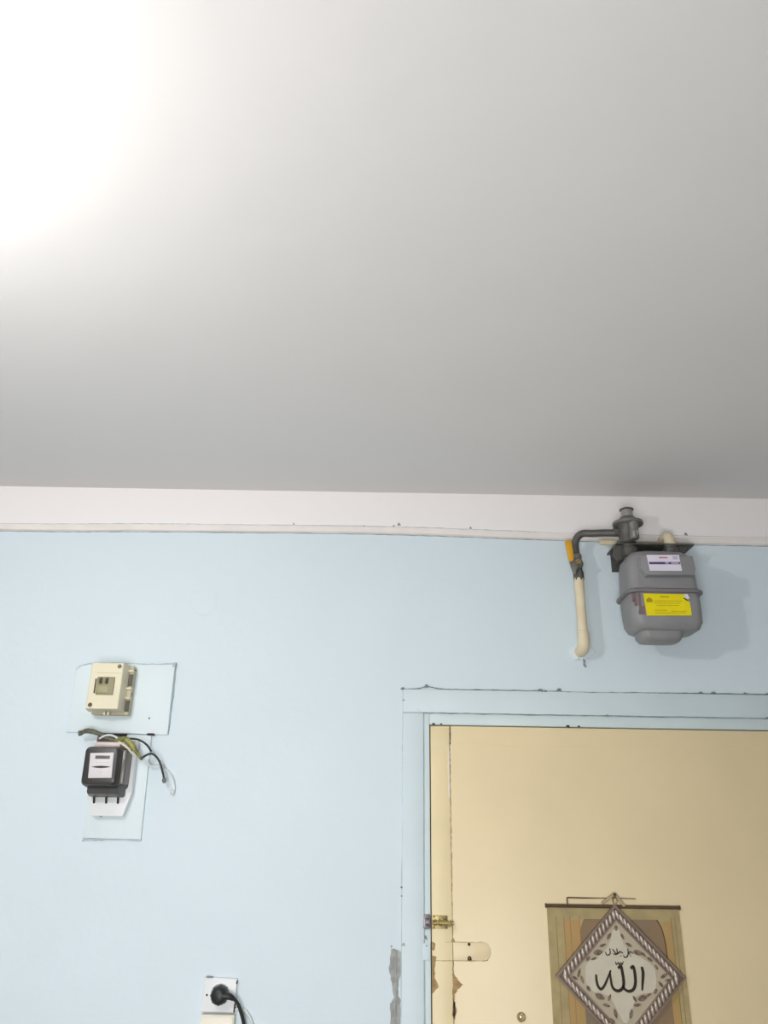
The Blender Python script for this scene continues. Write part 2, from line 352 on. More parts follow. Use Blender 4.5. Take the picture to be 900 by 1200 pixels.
# peephole
ph = dp('peephole', lathe(P(.3499, 1.3765, DF), (0, -1, 0), [(0, .0105), (.003, .0105), (.0045, .009), (.0045, .0062), (.002, .0058)], 24), 'brass', 'round brass peephole ring', 40)
obj('lens', lathe(P(.3499, 1.3765, DF+.0015), (0, -1, 0), [(0, .0058), (.0012, .004), (.0018, 0)], 16), 'chrome', ph)
# barrel bolt
bo = dp('bolt', box(.1375, .176, 1.562, 1.592, DF, DF+.002, .0006), 'brass', 'small worn brass barrel bolt on the door edge', 30)
obj('barrel', tube([P(.138, 1.5755, DF+.007), P(.190, 1.5755, DF+.007)], .0052, 12), 'brass', bo)
for x in (.1445, .157, .169):
    obj('collar', lathe(P(x-.003, 1.5755, DF+.007), (1, 0, 0), [(0, .0064), (.001, .0075), (.005, .0075), (.006, .0064)], 14), 'brass', bo)
obj('knob', tube([P(.180, 1.5755, DF+.007), P(.180, 1.572, DF+.021)], lambda t: .0028+.0016*t, 10), 'brass', bo)
for x in (.142, .172):
    for z in (1.566, 1.5885): obj('screw', lathe(P(x, z, DF+.0015), (0, -1, 0), [(0, .0028), (.0012, .0022), (.0013, 0)], 8), 'screw', bo)
kp = obj('bolt_keeper', prism([(.1142, 1.566), (.118, 1.561), (.131, 1.5625), (.1332, 1.567), (.1332, 1.590), (.130, 1.595), (.116, 1.594)], .001, .0065, .001), 'greymetal', frame, smooth=30, label='grey metal bolt keeper on the jamb')
obj('loop', lathe(P(.119, 1.578, .008), (1, 0, 0), [(0, .005), (0, .0085), (.011, .0085), (.011, .005)], 14), 'greymetal', kp)
for z in (1.567, 1.590): obj('screw', lathe(P(.123, z, .006), (0, -1, 0), [(0, .003), (.0012, .0022), (.0013, 0)], 8), 'screw', kp)

# wear on the wall
obj('bare_patch', blob([(.0354, 1.5179), (.0483, 1.5158), (.0605, 1.5115), (.0605, 1.4711), (.0551, 1.4444), (.0533, 1.418), (.0594, 1.4094), (.0605, 1.3586), (.060, 1.30), (.036, 1.31), (.0348, 1.3583), (.0353, 1.4004), (.0442, 1.4135), (.0362, 1.4529), (.0298, 1.4751)], -.001, .0009, 4, .0016), 'plaster', wall, smooth=0, label='grey patch of bare plaster beside the door casing')
obj('crack_or_shade', ribbon([(.050, 1.51), (.049, 1.47), (.0515, 1.44), (.049, 1.40), (.05, 1.33)], .002, .0007, .0008, .8), 'crack_or_shade', wall, smooth=0)
for x, z, s in ((.066, 1.527, .005), (.036, 1.522, .003)):
    obj('chip_or_gap', blob([(x-s, z-s*.5), (x+s, z-s*.4), (x+s*.4, z+s), (x-s*.6, z+s*.6)], 0, .006 if x > .06 else .001, 2, s*.2), 'plaster', wall, smooth=0)
obj('chip_or_gap', blob([(-.6295, 2.058), (-.6265, 2.058), (-.6265, 2.061), (-.6295, 2.061)], .008, .0142, 2, .0005), 'dark', wall, smooth=0)

# round blanking cover painted into the wall
cv = tag(obj('junction_cover', lathe(P(-.5155, 2.389, -.004), (0, -1, 0), [(0, .0395), (.0048, .0395), (.0057, .0375), (.0061, .03), (.0062, 0)], 40), 'wall', loc=P(-.5155, 2.389, 0)),
         'faint round junction cover painted over in the blue wall', 'junction cover')

# ------------------------------------------------------------------ electrical corner
ub = tag(obj('mounting_board', prism([(-.849, 2.020), (-.5745, 2.0175), (-.5750, 2.207), (-.70, 2.2065), (-.848, 2.203)], -.001, .0085, .002), 'board', loc=P(-.71, 2.11), smooth=30),
         'wide pale painted board on the wall behind the breaker box', 'board', 'painted boards behind the electrics')
ORG[ub] = P(-.71, 2.11)
obj('crack_or_shade', ribbon([(-.849, 2.188), (-.835, 2.199), (-.80, 2.206), (-.72, 2.2085), (-.65, 2.206), (-.575, 2.209)], lambda t: .004, 0, .0088, .4), 'soft_crack_or_shade', ub, smooth=0)  # shadow line of the board's top edge, drawn in grey
obj('crack_or_shade', ribbon([(-.574, 2.208), (-.5725, 2.12), (-.5745, 2.018)], .0026, 0, .0080, .6), 'soft_crack_or_shade', ub, smooth=0)  # shade of the board's right edge, drawn as a grey line
obj('chip_or_gap', blob([(-.628, 2.0145), (-.61, 2.0150), (-.609, 2.0195), (-.629, 2.019)], 0, .012, 3, .001), 'crack_dark', ub, smooth=0)
obj('chip_or_gap', blob([(-.580, 2.200), (-.572, 2.200), (-.572, 2.211), (-.582, 2.211)], 0, .0125, 3, .001), 'soft_crack_or_shade', ub, smooth=0)
lb = tag(obj('mounting_board', prism([(-.764, 1.757), (-.612, 1.756), (-.617, 2.0155), (-.765, 2.0155)], -.001, .0085, .002), 'board', loc=P(-.69, 1.88), smooth=30),
         'narrow pale painted board on the wall behind the electricity meter', 'board', 'painted boards behind the electrics')
ORG[lb] = P(-.69, 1.88)
obj('crack_or_shade', ribbon([(-.763, 1.752), (-.74, 1.754), (-.68, 1.757), (-.612, 1.755)], lambda t: .005, 0, .006, .5), 'soft_crack_or_shade', lb, smooth=0)
obj('chip_or_gap', box(-.744, -.683, 2.0105, 2.0170, .008, .0145), 'gap', lb, smooth=0)  # solid dark bar painted in for the shaded gap above this board

# breaker box (base + cover), its back on the wide board
BX = thing('breaker_box', P(-.73, 2.062, .011), 'cream plastic circuit breaker box with two toggles on the upper board', 'breaker box')
obj('base', box(-.778, -.679, 2.064, 2.1945, .011, .036, .002), 'cream_side', BX)
cvp = obj('cover', loft([[P(x, z, d) for x, z in ((x0, z0), (x1, z0), (x1, z1), (x0, z1))] for d, x0, x1, z0, z1 in
        ((.036, -.784, -.689, 2.0700, 2.1965), (.060, -.7825, -.6925, 2.0715, 2.1960), (.0785, -.7795, -.6945, 2.0730, 2.1945), (.080, -.7780, -.6960, 2.0745, 2.1930))]), 'cream', BX, smooth=20)
obj('score_line', box(-.764, -.6975, 2.1665, 2.1677, .0795, .0803), 'cream_side', cvp)
obj('slot', box(-.7645, -.7605, 2.1135, 2.1520, .0795, .0806), 'dark', cvp)
for x, z in ((-.7045, 2.1855), (-.7685, 2.0830)):
    sc = obj('screw', lathe(P(x, z, .0795), (0, -1, 0), [(0, .0058), (.0009, .0058), (.001, .0035), (.0006, 0)], 16), 'screw', cvp)
    obj('screw_slot', box(x-.0028, x+.0028, z-.0006, z+.0006, .080, .0808), 'dark', sc, smooth=0)
brk = obj('breaker', box(-.7585, -.7120, 2.1095, 2.1565, .078, .0840, .0015), 'khaki', BX)
obj('breaker_face', box(-.7545, -.7255, 2.1140, 2.1330, .083, .0855, .0015), 'khaki_light', brk)
for x in (-.7475, -.7315): obj('toggle', prism([(x-.0032, 2.1385), (x+.0032, 2.1385), (x+.0032, 2.1535), (x-.0032, 2.1535)], .083, .0915, .001, inset_front=.15), 'dark_olive', brk)
for z0, z1 in ((2.178, 2.183), (2.131, 2.136), (2.106, 2.110)):
    obj('clip', box(-.6905, -.6765, z0, z1, .030, .0455, .0008), 'cream', BX)
obj('side_groove', box(-.6895, -.6780, 2.140, 2.172, .0365, .0385), 'dark_olive', BX)
obj('side_groove', box(-.6895, -.6780, 2.072, 2.102, .0365, .0385), 'dark_olive', BX)
obj('side_slot', box(-.680, -.6785, 2.118, 2.124, .022, .027), 'dark', BX)
obj('side_slot', box(-.680, -.6785, 2.184, 2.187, .016, .032), 'dark', BX)
for x in (-.738, -.728): obj('cable_clip', box(x-.003, x+.003, 2.0615, 2.0705, .040, .052, .001), 'cream', BX)

# electricity meter on a white base plate
EM = thing('electricity_meter', P(-.703, 1.81, .013), 'black electricity meter with white faceplate on a white base plate', 'electricity meter')
obj('base_plate', prism([(-.764, 1.868), (-.740, 1.810), (-.660, 1.810), (-.6445, 1.865), (-.6460, 2.000), (-.762, 2.000)], .012, .030, .003), 'whiteplastic', EM, smooth=30)
obj('base_screw', lathe(P(-.718, 1.8095, .022), (0, 0, -1), [(0, .003), (.0015, .003), (.0016, 0)], 8), 'dark', EM)
def ering(hx0, hx1, z0, z1, r, d, k=4):
    out = []
    for cx, cz, a0 in ((hx1-r, z1-r, 0), (hx0+r, z1-r, 90), (hx0+r, z0+r, 180), (hx1-r, z0+r, 270)):
        for i in range(k+1):
            a = math.radians(a0+90*i/k); out.append(P(cx+r*math.cos(a), cz+r*math.sin(a), d))
    return out
obj('case', loft([ering(-.757, -.655, 1.874, 1.978, .010, .028), ering(-.7575, -.656, 1.876, 1.978, .011, .060), ering(-.7570, -.665, 1.880, 1.976, .012, .092), ering(-.7545, -.6695, 1.884, 1.9735, .012, .099), ering(-.750, -.6745, 1.889, 1.969, .010, .1005)]), 'blackcase', EM, smooth=40)
obj('side_panel', box(-.6700, -.6540, 1.886, 1.970, .034, .084, .003), 'brownglass', EM)
fp = obj('faceplate', prism([(-.7375, 1.8985), (-.6785, 1.9000), (-.6815, 1.9615), (-.7410, 1.9590)], .1000, .1022, .0005), 'paper', EM)
obj('counter_window', box(-.7265, -.6895, 1.9455, 1.9535, .102, .1030, .0004), 'counter', fp)
for i in range(5): obj('digit_wheel', box(-.7245+i*.0068, -.7190+i*.0068, 1.9470, 1.9520, .1028, .1034), 'brownglass', fp)
obj('disc_slot', prism([(-.7335, 1.9255), (-.722, 1.9278), (-.7085, 1.9288), (-.695, 1.9280), (-.6835, 1.9262), (-.695, 1.9240), (-.7085, 1.9228), (-.722, 1.9235)], .102, .1028), 'dark', fp)
obj('print_line', box(-.724, -.692, 1.936, 1.9366, .102, .1025), 'greyplastic', fp)
obj('print_line', box(-.7085, -.7075, 1.910, 1.917, .102, .1025), 'greyplastic', fp)
obj('terminal_cover', loft([ering(-.7500, -.6600, 1.8555, 1.890, .006, .026), ering(-.7480, -.6610, 1.8560, 1.890, .006, .055), ering(-.7440, -.6640, 1.8620, 1.890, .006, .078)]), 'blackcase', EM, smooth=40)
obj('cover_mark', box(-.6905, -.668, 1.8700, 1.8715, .0715, .0755), 'greyplastic', EM)
obj('top_cover', box(-.744, -.676, 1.976, 1.9905, .030, .074, .004), 'pinkplastic', EM)
obj('terminal_box', box(-.748, -.690, 1.9885, 2.0085, .029, .050, .003), 'brownglass', EM)
for x in (-.7375, -.7060, -.6755):
    obj('terminal_wire', tube([P(x, 1.862, .040), P(x+.0005, 1.850, .037), P(x-.0005, 1.842, .0305)], .0028, 8, smooth=3), 'blackwire', EM)
obj('seal', lathe(P(-.721, 1.9745, .092), (0, -.7, .7), [(0, .004), (.003, .0035), (.004, 0)], 8), 'bright_cast', EM)

# loose wires above the meter
def wire(name, pts, r, m, label, end=None):
    t = thing(name, Vector(pts[0]), label, 'wire')
    obj('sheath', tube(pts, r, 8, smooth=7), m, t, smooth=60)
    if end:
        e = end
        obj('end', e[1], e[0], t, smooth=60)
    return t
wire('cable', [P(-.7965, 2.0155, .040), P(-.7807, 2.0187, .047), P(-.7628, 2.0166, .052), P(-.7408, 2.0112, .055), P(-.7145, 2.000, .056), P(-.6900, 1.9925, .050)], lambda t: .0056-.0012*t, 'olive', 'grey-green cable lying above the electricity meter, pointing left', ('tapeend', lathe(P(-.803, 2.0135, .038), (.95, -.1, .2), [(0, .003), (.002, .0075), (.008, .0068), (.012, .005)], 10)))
wire('cable', [P(-.792, 2.0235, .030), P(-.775, 2.0245, .042), P(-.752, 2.0185, .047), P(-.7245, 2.0070, .047), P(-.700, 1.9995, .044)], .0028, 'olive', 'thinner grey-green wire above the thicker grey-green cable')
wire('cable', [P(-.6929, 1.9935, .062), P(-.672, 1.9990, .065), P(-.657, 1.9910, .062), P(-.645, 1.9762, .056), P(-.6262, 1.9532, .046)], lambda t: .0060+.0016*math.sin(PI*t)-.0022*t*t, 'yg', 'thick yellow-green cable bending down to the right of the electricity meter', ('tapeend', lathe(P(-.6262, 1.9532, .046), (.6, 0, -.75), [(-.003, .0048), (.004, .0036), (.007, 0)], 10)))
wire('wire', [P(-.690, 1.9950, .060), P(-.675, 1.9870, .071), P(-.658, 1.9760, .070), P(-.645, 1.9620, .060)], .0030, 'cream', 'pale yellow wire under the thick yellow-green cable')
wire('wire', [P(-.680, 1.9945, .052), P(-.665, 2.0005, .052), P(-.6404, 1.9998, .045), P(-.6178, 1.9877, .040), P(-.6052, 1.9711, .032)], .0026, 'blackwire', 'short black wire arching right from the cable bundle')
wire('wire', [P(-.6255, 1.9513, .045), P(-.6146, 1.9610, .042), P(-.5991, 1.9644, .038), P(-.5813, 1.948, .034), P(-.569, 1.9184, .030), P(-.5655, 1.9040, .026)], .0027, 'blackwire', 'black wire hanging right of the electricity meter with a bared end', ('tapeend', lathe(P(-.5658, 1.9055, .026), (.25, .1, -1), [(0, .0032), (.004, .0058), (.010, .0052), (.013, .0025)], 10)))
wire('wire', [P(-.6052, 1.9711, .030), P(-.612, 1.958, .018), P(-.6135, 1.9430, .0185), P(-.6045, 1.9355, .017), P(-.5792, 1.9349, .010), P(-.5521, 1.9136, .007), P(-.5399, 1.884, .006), P(-.5436, 1.8745, .006)], .0024, 'whitewire', 'white wire drooping on the blue wall with a lumpy taped end', ('whitewire', lathe(P(-.5425, 1.8785, .006), (-.2, 0, -1), [(0, .003), (.003, .0058), (.010, .0062), (.013, .003)], 10)))
wire('wire', [P(-.738, 1.9995, .060), P(-.722, 2.0070, .063), P(-.7057, 2.0079, .064), P(-.6889, 1.9998, .064), P(-.6839, 1.9868, .060)], .0026, 'whitewire', 'white wire looping over the top of the electricity meter')

# ------------------------------------------------------------------ socket with plug, box below it
SK = thing('wall_socket', P(-.378, 1.3775, 0), 'white square wall socket holding a black plug', 'socket')
obj('plate', prism([(-.4195, 1.3790), (-.3380, 1.3778), (-.3365, 1.4480), (-.4160, 1.4510)], 0, .012, .0025), 'whiteplastic', SK, smooth=30)
obj('socket_well', lathe(P(-.3755, 1.4155, .0115), (0, -1, 0), [(0, .024), (.0035, .024), (.004, .0225), (.0025, .021), (.0022, 0)], 28), 'whiteplastic', SK)
obj('screw_cap', lathe(P(-.4065, 1.4140, .0118), (0, -1, 0), [(0, .0026), (.0008, .0026), (.0009, 0)], 10), 'dark', SK)
obj('worn_edge', blob([(-.3385, 1.438), (-.3363, 1.438), (-.3358, 1.4445), (-.338, 1.445)], .002, .0127, 2, .0004), 'crack_dark', SK, smooth=0)
obj('worn_edge', blob([(-.3400, 1.3785), (-.3376, 1.3785), (-.3376, 1.397), (-.3396, 1.397)], .002, .0124, 2, .0004), 'crack_dark', SK, smooth=0)
obj('worn_edge', blob([(-.410, 1.4493), (-.396, 1.4490), (-.396, 1.4515), (-.411, 1.4525)], .002, .0125, 3, .0006), 'crack_or_shade', SK, smooth=0)
PG = thing('plug', P(-.373, 1.4175, .015), 'black round plug with cord pushed into the white socket', 'plug')
obj('plug_body', lathe(P(-.3735, 1.4165, .0145), (0, -1, 0), [(0, .0185), (.004, .0205), (.020, .0200), (.028, .0165), (.031, .010), (.032, 0)], 24), 'blackwire', PG, smooth=50)
for k in range(8):
    a = 2*PI*k/8
    obj('grip_ridge', tube([P(-.3735+.0198*math.cos(a), 1.4165+.0198*math.sin(a), .018), P(-.3735+.0193*math.cos(a), 1.4165+.0193*math.sin(a), .034)], .0024, 6), 'dark', PG)
obj('strain_relief', tube([P(-.366, 1.4170, .036), P(-.350, 1.4160, .036), P(-.3380, 1.4110, .034)], lambda t: .0100-.0045*t, 10, smooth=5), 'blackwire', PG, smooth=50)
obj('cord', tube([P(-.3420, 1.4135, .034), P(-.3353, 1.4085, .032), P(-.3270, 1.398, .029), P(-.3205, 1.384, .026), P(-.3120, 1.358, .020), P(-.300, 1.30, .012), P(-.293, 1.1, .008), P(-.29, .6, .007), P(-.29, .02, .007)], .0042, 10, smooth=7), 'blackwire', PG, smooth=60)
wc = tag(obj('white_cord', tube([P(-.3375, 1.3835, .0055), P(-.325, 1.3860, .0060), P(-.3094, 1.3777, .0050), P(-.294, 1.3546, .0045), P(-.281, 1.30, .0045), P(-.276, 1.0, .0045), P(-.276, .02, .0045)], .0034, 8, smooth=7), 'whitewire', loc=P(-.3, .02, .005), smooth=60),
         'thin white cord running down the wall beside the black cord', 'cord')
JB = thing('wall_box', P(-.375, 1.29, 0), 'cream surface box mounted directly under the wall socket', 'wall box')
obj('body', box(-.4155, -.3350, 1.290, 1.3745, 0, .020, .003), 'cream_pale', JB)
obj('lid', box(-.4125, -.3380, 1.293, 1.3715, .0195, .023, .002), 'cream_pale', JB)

# ------------------------------------------------------------------ gas pipe, valve, regulator, bracket, meter
GP = thing('gas_pipe', P(.558, 2.25, 0), 'cream painted gas pipe with grey bend and yellow valve lever', 'gas pipe')
obj('riser', tube([P(.5585, 2.295, .055), P(.5587, 2.38, .055), P(.559, 2.462, .055)], .0136, 14), 'pipepaint', GP, smooth=60)
obj('elbow', tube([P(.5590, 2.262, 0), P(.5590, 2.262, .024), P(.5588, 2.2655, .043), P(.5586, 2.278, .0535), P(.5586, 2.296, .055), P(.5586, 2.306, .055)], lambda t: .0165 if t < .93 else .0152, 14, smooth=4), 'pipepaint', GP, smooth=50)
obj('joint_ring', lathe(P(.5586, 2.304, .055), (0, 0, 1), [(0, .0150), (.0015, .0162), (.004, .0162), (.0055, .0140)], 16), 'pipepaint', GP)
obj('joint_line', lathe(P(.5586, 2.3095, .055), (0, 0, 1), [(0, .0133), (.0012, .0133)], 16), 'crack_dark', GP)
obj('plaster_collar', blob([(.527, 2.262), (.535, 2.245), (.5421, 2.236), (.552, 2.243), (.5703, 2.240), (.590, 2.252), (.602, 2.262), (.585, 2.282), (.56, 2.290), (.538, 2.278)], -.001, .007, 3, .003), 'board', GP, smooth=0, label='rough white plaster around the pipe')
obj('collar_crack', ribbon([(.566, 2.243), (.569, 2.236), (.568, 2.226), (.572, 2.219)], .003, .0, .0075, .4), 'crack_or_shade', GP, smooth=0)
obj('lower_nut', lathe(P(.5592, 2.455, .055), (0, 0, 1), [(0, .0105), (.0, .0142), (.006, .0150), (.024, .0150), (.03, .0125), (.036, .0115), (.042, .0115)], 6), 'steel', GP, smooth=25)
vb = obj('valve_body', lathe(P(.5585, 2.492, .055), (0, 0, 1), [(0, .011), (.004, .0150), (.012, .0175), (.020, .0150), (.026, .0125), (.03, .0135), (.040, .0135), (.043, .0105)], 16), 'casting', GP, smooth=40)
obj('valve_stem', tube([P(.5585, 2.504, .055), P(.5545, 2.504, .082)], .0075, 10), 'brass', vb)
obj('valve_wing', prism([(.531, 2.512), (.536, 2.489), (.541, 2.474), (.546, 2.470), (.549, 2.480), (.556, 2.494), (.556, 2.508), (.545, 2.514)], .066, .076, .001), 'casting', vb, smooth=30)
obj('lever', prism([(.5205, 2.561), (.5225, 2.565), (.534, 2.5655), (.538, 2.562), (.5395, 2.535), (.5405, 2.506), (.5325, 2.5015), (.5265, 2.511)], .080, .090, .002), 'yellowpaint', vb, smooth=30, label='yellow valve lever')
obj('bend', tube([P(.5575, 2.530, .055), P(.5562, 2.552, .055), P(.5575, 2.572, .056), P(.5655, 2.588, .058), P(.580, 2.5965, .062), P(.605, 2.5950, .068), P(.64, 2.5935, .078), P(.684, 2.590, .088)], .0108, 12, smooth=6), 'steel', GP, smooth=60)
obj('old_stub', tube([P(.636, 2.583, .030), P(.684, 2.581, .030)], .0085, 12), 'pipepaint', GP, smooth=60)

RG = thing('gas_regulator', P(.70, 2.555, .09), 'grey domed gas pressure regulator on top of the gas meter', 'regulator')
obj('body', lathe(P(.698, 2.556, .092), (0, 0, 1), [(0, .018), (.003, .0225), (.020, .0235), (.050, .0250), (.056, .030)], 18), 'steel', RG, smooth=40)
obj('diaphragm_flange', lathe(P(.7035, 2.610, .092), (0, 0, 1), [(0, .034), (.003, .0425), (.008, .0435), (.012, .0415), (.016, .030), (.024, .0225), (.027, .020)], 28), 'casting', RG, smooth=40)
obj('spring_tower', lathe(P(.7040, 2.635, .092), (0, 0, 1), [(0, .0195), (.004, .0170), (.024, .0165)], 18), 'bright_cast', RG, smooth=40)
obj('cap', lathe(P(.7040, 2.658, .092), (0, 0, 1), [(0, .0165), (.001, .0200), (.004, .0200), (.009, .010), (.011, 0)], 18), 'steel', RG, smooth=40)
obj('front_column', lathe(P(.7105, 2.562, .116), (0, 0, 1), [(0, .011), (.004, .0135), (.030, .0135), (.044, .0150), (.052, .0150)], 14), 'casting', RG, smooth=40)
obj('label_tag', box(.7035, .7095, 2.566, 2.582, .1275, .1305, .0008), 'bright_cast', RG)
obj('label_tag', box(.7135, .7180, 2.570, 2.584, .127, .1300, .0008), 'bright_cast', RG)
obj('inlet_nut', lathe(P(.662, 2.595, .085), (1, 0, .0), [(0, .012), (.002, .0140), (.016, .0140), (.018, .012)], 6), 'steel', RG, smooth=25)
for k in range(6):
    a = 2*PI*k/6+.3; x, d = .7035+.0365*math.cos(a), .092+.0365*math.sin(a)
    obj('screw', lathe(P(x, 2.6205, d), (0, 0, 1), [(0, .0038), (.003, .0038), (.0035, .002)], 8), 'steel', RG)

OE = thing('outlet_elbow', P(.826, 2.56, .06), 'pale painted pipe elbow on the bracket at the right of the regulator', 'pipe elbow')
obj('elbow', tube([P(.826, 2.557, .070), P(.826, 2.574, .070), P(.826, 2.587, .064), P(.826, 2.591, .048), P(.826, 2.591, .0)], .0155, 16, smooth=5), 'pipepaint', OE, smooth=60)
obj('collar', lathe(P(.826, 2.5565, .070), (0, 0, 1), [(0, .0185), (.004, .0195), (.009, .0195), (.011, .0165)], 16), 'pipepaint', OE)

GM = thing('gas_meter', P(.752, 2.25, .1), 'grey gas meter with yellow sticker hanging near the ceiling', 'gas meter')
CX, CDP = .7615, .108
BK = obj('bracket', prism([(.662, 2.5525), (.884, 2.5525), (.884, 2.5565), (.662, 2.5565)], 0, .100), 'steel', GM, smooth=0, label='dark steel wall bracket plate')
obj('wall_flange', box(.672, .872, 2.500, 2.5525, 0, .004), 'steel', BK, smooth=0)
obj('side_gusset', prism([(.6525, 2.522), (.660, 2.552), (.712, 2.552), (.712, 2.540), (.680, 2.512), (.664, 2.506)], .082, .090, .0005), 'steel', BK, smooth=0)
obj('side_gusset', prism([(.828, 2.552), (.868, 2.552), (.857, 2.533), (.838, 2.533)], .082, .090, .0005), 'steel', BK, smooth=0)
for x in (.69, .855): obj('bolt', lathe(P(x, 2.530, .004), (0, -1, 0), [(0, .006), (.004, .006), (.0045, 0)], 6), 'steel', BK)
obj('upper_case', loft([rrect(CX, CDP, .0945, .062, .026, 2.400), rrect(CX, CDP, .0925, .061, .026, 2.450), rrect(CX, CDP, .0915, .060, .026, 2.478), rrect(CX, CDP, .088, .056, .026, 2.497), rrect(CX, CDP, .076, .047, .026, 2.511), rrect(CX, CDP, .052, .030, .022, 2.519)]), 'gasgrey', GM, smooth=50)
obj('lower_case', loft([rrect(CX, CDP, .0955, .063, .026, 2.396), rrect(CX+.001, CDP, .0955, .062, .026, 2.345), rrect(CX+.002, CDP, .0940, .060, .026, 2.314), rrect(CX+.002, CDP, .087, .054, .026, 2.298), rrect(CX+.002, CDP, .076, .044, .024, 2.292)][::-1]), 'gasgrey', GM, smooth=50)
obj('seam_band', loft([rrect(CX, CDP, .097, .0645, .027, 2.3895), rrect(CX, CDP, .1030, .0715, .030, 2.3905), rrect(CX, CDP, .1040, .0725, .030, 2.3945), rrect(CX, CDP, .1030, .0715, .030, 2.3985), rrect(CX, CDP, .097, .0645, .027, 2.4025)]), 'gasflange', GM, smooth=40)
obj('bottom_bowl', loft([rrect(.7490, CDP, .058, .042, .022, 2.298), rrect(.7490, CDP, .057, .041, .022, 2.279), rrect(.7490, CDP, .050, .034, .020, 2.269), rrect(.7490, CDP, .038, .022, .016, 2.266)][::-1]), 'gasgrey', GM, smooth=50)
ix = obj('index_housing', prism([(.692, 2.458), (.706, 2.432), (.838, 2.434), (.8435, 2.452), (.8405, 2.490), (.697, 2.489)], .155, .1905, .004, inset_front=.03), 'gasgrey', GM, smooth=30)
il = obj('index_label', prism([(.7165, 2.4445), (.8030, 2.4455), (.7995, 2.4905), (.7120, 2.4895)], .188, .1915), 'label', ix, smooth=0, label='white index label with a violet band')
obj('label_band', prism([(.7170, 2.4625), (.8005, 2.4640), (.8000, 2.4705), (.7165, 2.4690)], .1913, .1919), 'violet', il, smooth=0)
obj('label_mark', box(.7455, .7680, 2.4800, 2.4840, .1913, .1919), 'red', il, smooth=0)
obj('label_mark', box(.7600, .7690, 2.4650, 2.4690, .1917, .1923), 'lilac', il, smooth=0)
obj('label_mark', box(.7760, .7960, 2.4650, 2.4685, .1917, .1923), 'lilac', il, smooth=0)
obj('label_mark', box(.7820, .7960, 2.4775, 2.4870, .1913, .1917), 'lilac', il, smooth=0)
ys = obj('yellow_sticker', prism([(.7020, 2.326), (.8210, 2.3285), (.8200, 2.3655), (.8120, 2.3735), (.8080, 2.386), (.6985, 2.3865)], .166, .1722), 'yellow', GM, smooth=0, label='yellow warning sticker')
for a in ((.742, .766, 2.3765, 2.3795), (.7230, .800, 2.3660, 2.3673), (.7230, .795, 2.3600, 2.3612), (.7300, .790, 2.3540, 2.3552), (.7230, .757, 2.3400, 2.3412), (.768, .808, 2.338, 2.3392), (.7230, .805, 2.3330, 2.3342)):
    obj('print_line', box(*a, .172, .1726), 'yellow_ink', ys, smooth=0)
obj('print_mark', prism([(.7045, 2.3625), (.7205, 2.3625), (.7205, 2.3705), (.7125, 2.3765), (.7045, 2.3705)], .172, .1726), 'yellow_ink', ys, smooth=0)
obj('torn_corner', blob([(.8040, 2.3735), (.8130, 2.3685), (.8175, 2.366), (.813, 2.372), (.808, 2.376)], .170, .1736, 2, .001), 'dark_olive', ys, smooth=0)
obj('torn_flap', blob([(.8075, 2.377), (.8165, 2.371), (.8195, 2.376), (.8165, 2.386), (.809, 2.387)], .168, .1742, 2, .0008), 'label', ys, smooth=0)
for x0, x1, z0, z1 in ((.6745, .6805, 2.355, 2.389), (.6850, .6900, 2.352, 2.389), (.6700, .6730, 2.366, 2.387)):
    obj('drip_stain', blob([(x0, z0), (x1, z0), (x1, z1), (x0, z1)], .160, .1718, 4, .001), 'gaspink', GM, smooth=0)
obj('drip_stain', blob([(.681, 2.330), (.6965, 2.330), (.6985, 2.352), (.684, 2.352)], .160, .1715, 3, .0012), 'gaspink', GM, smooth=0)
for x in (.700, .818):
    obj('connection', lathe(P(x, 2.505, .090), (0, 0, 1), [(0, .018), (.01, .018), (.012, .0235), (.036, .0235), (.040, .018), (.0475, .018)], 12), 'steel', GM, smooth=30)

# ------------------------------------------------------------------ wall hanging and plaque on the door
S0 = DF                                                   # door face
HG = thing('wall_hanging', P(.592, 1.12, S0), 'tan cloth wall hanging with dark top rod behind the diamond plaque', 'wall hanging')
obj('cloth', box(.4262, .7580, 1.135, 1.616, S0+.001, S0+.004), 'scroll', HG, smooth=0)
obj('top_rod', tube([P(.4225, 1.6185, S0+.006), P(.7600, 1.6185, S0+.006)], .0040, 12), 'rod', HG, smooth=60)
obj('bottom_rod', tube([P(.4225, 1.132, S0+.006), P(.7600, 1.132, S0+.006)], .0040, 12), 'rod', HG, smooth=60)
for x in (.4215, .757): obj('rod_cap', lathe(P(x, 1.6185, S0+.006), (1, 0, 0), [(0, .0045), (.001, .0055), (.003, .0055), (.004, .0045)], 12), 'rod', HG)
obj('side_print', box(.4665, .5050, 1.165, 1.586, S0+.0038, S0+.0044), 'scroll_orange', HG, smooth=0)
obj('side_print', box(.7130, .7340, 1.165, 1.586, S0+.0038, S0+.0044), 'scroll_orange', HG, smooth=0)
for x in (.4465, .4660, .4815, .5050, .7345, .7440): obj('print_line', box(x, x+.0012, 1.150, 1.596, S0+.0038, S0+.0047), 'scroll_line', HG, smooth=0)
ar = [(.505, 1.165), (.505, 1.535), (.5065, 1.556), (.510, 1.574), (.517, 1.590), (.700, 1.590), (.708, 1.574), (.7135, 1.556), (.7160, 1.535), (.7160, 1.165)]
arch = obj('arch_print', prism(ar, S0+.0038, S0+.0048), 'scroll_brown', HG, smooth=0)
for sx in (0, 1):
    pts = [(.505, 1.52), (.5065, 1.556), (.5105, 1.575), (.518, 1.590)] if not sx else [(.716, 1.50), (.7150, 1.535), (.7115, 1.560), (.706, 1.578), (.699, 1.590)]
    obj('arch_outline', ribbon(pts, .0035 if sx else .0015, S0+.0045, .0006), 'rod' if sx else 'scroll_line', arch, smooth=0)
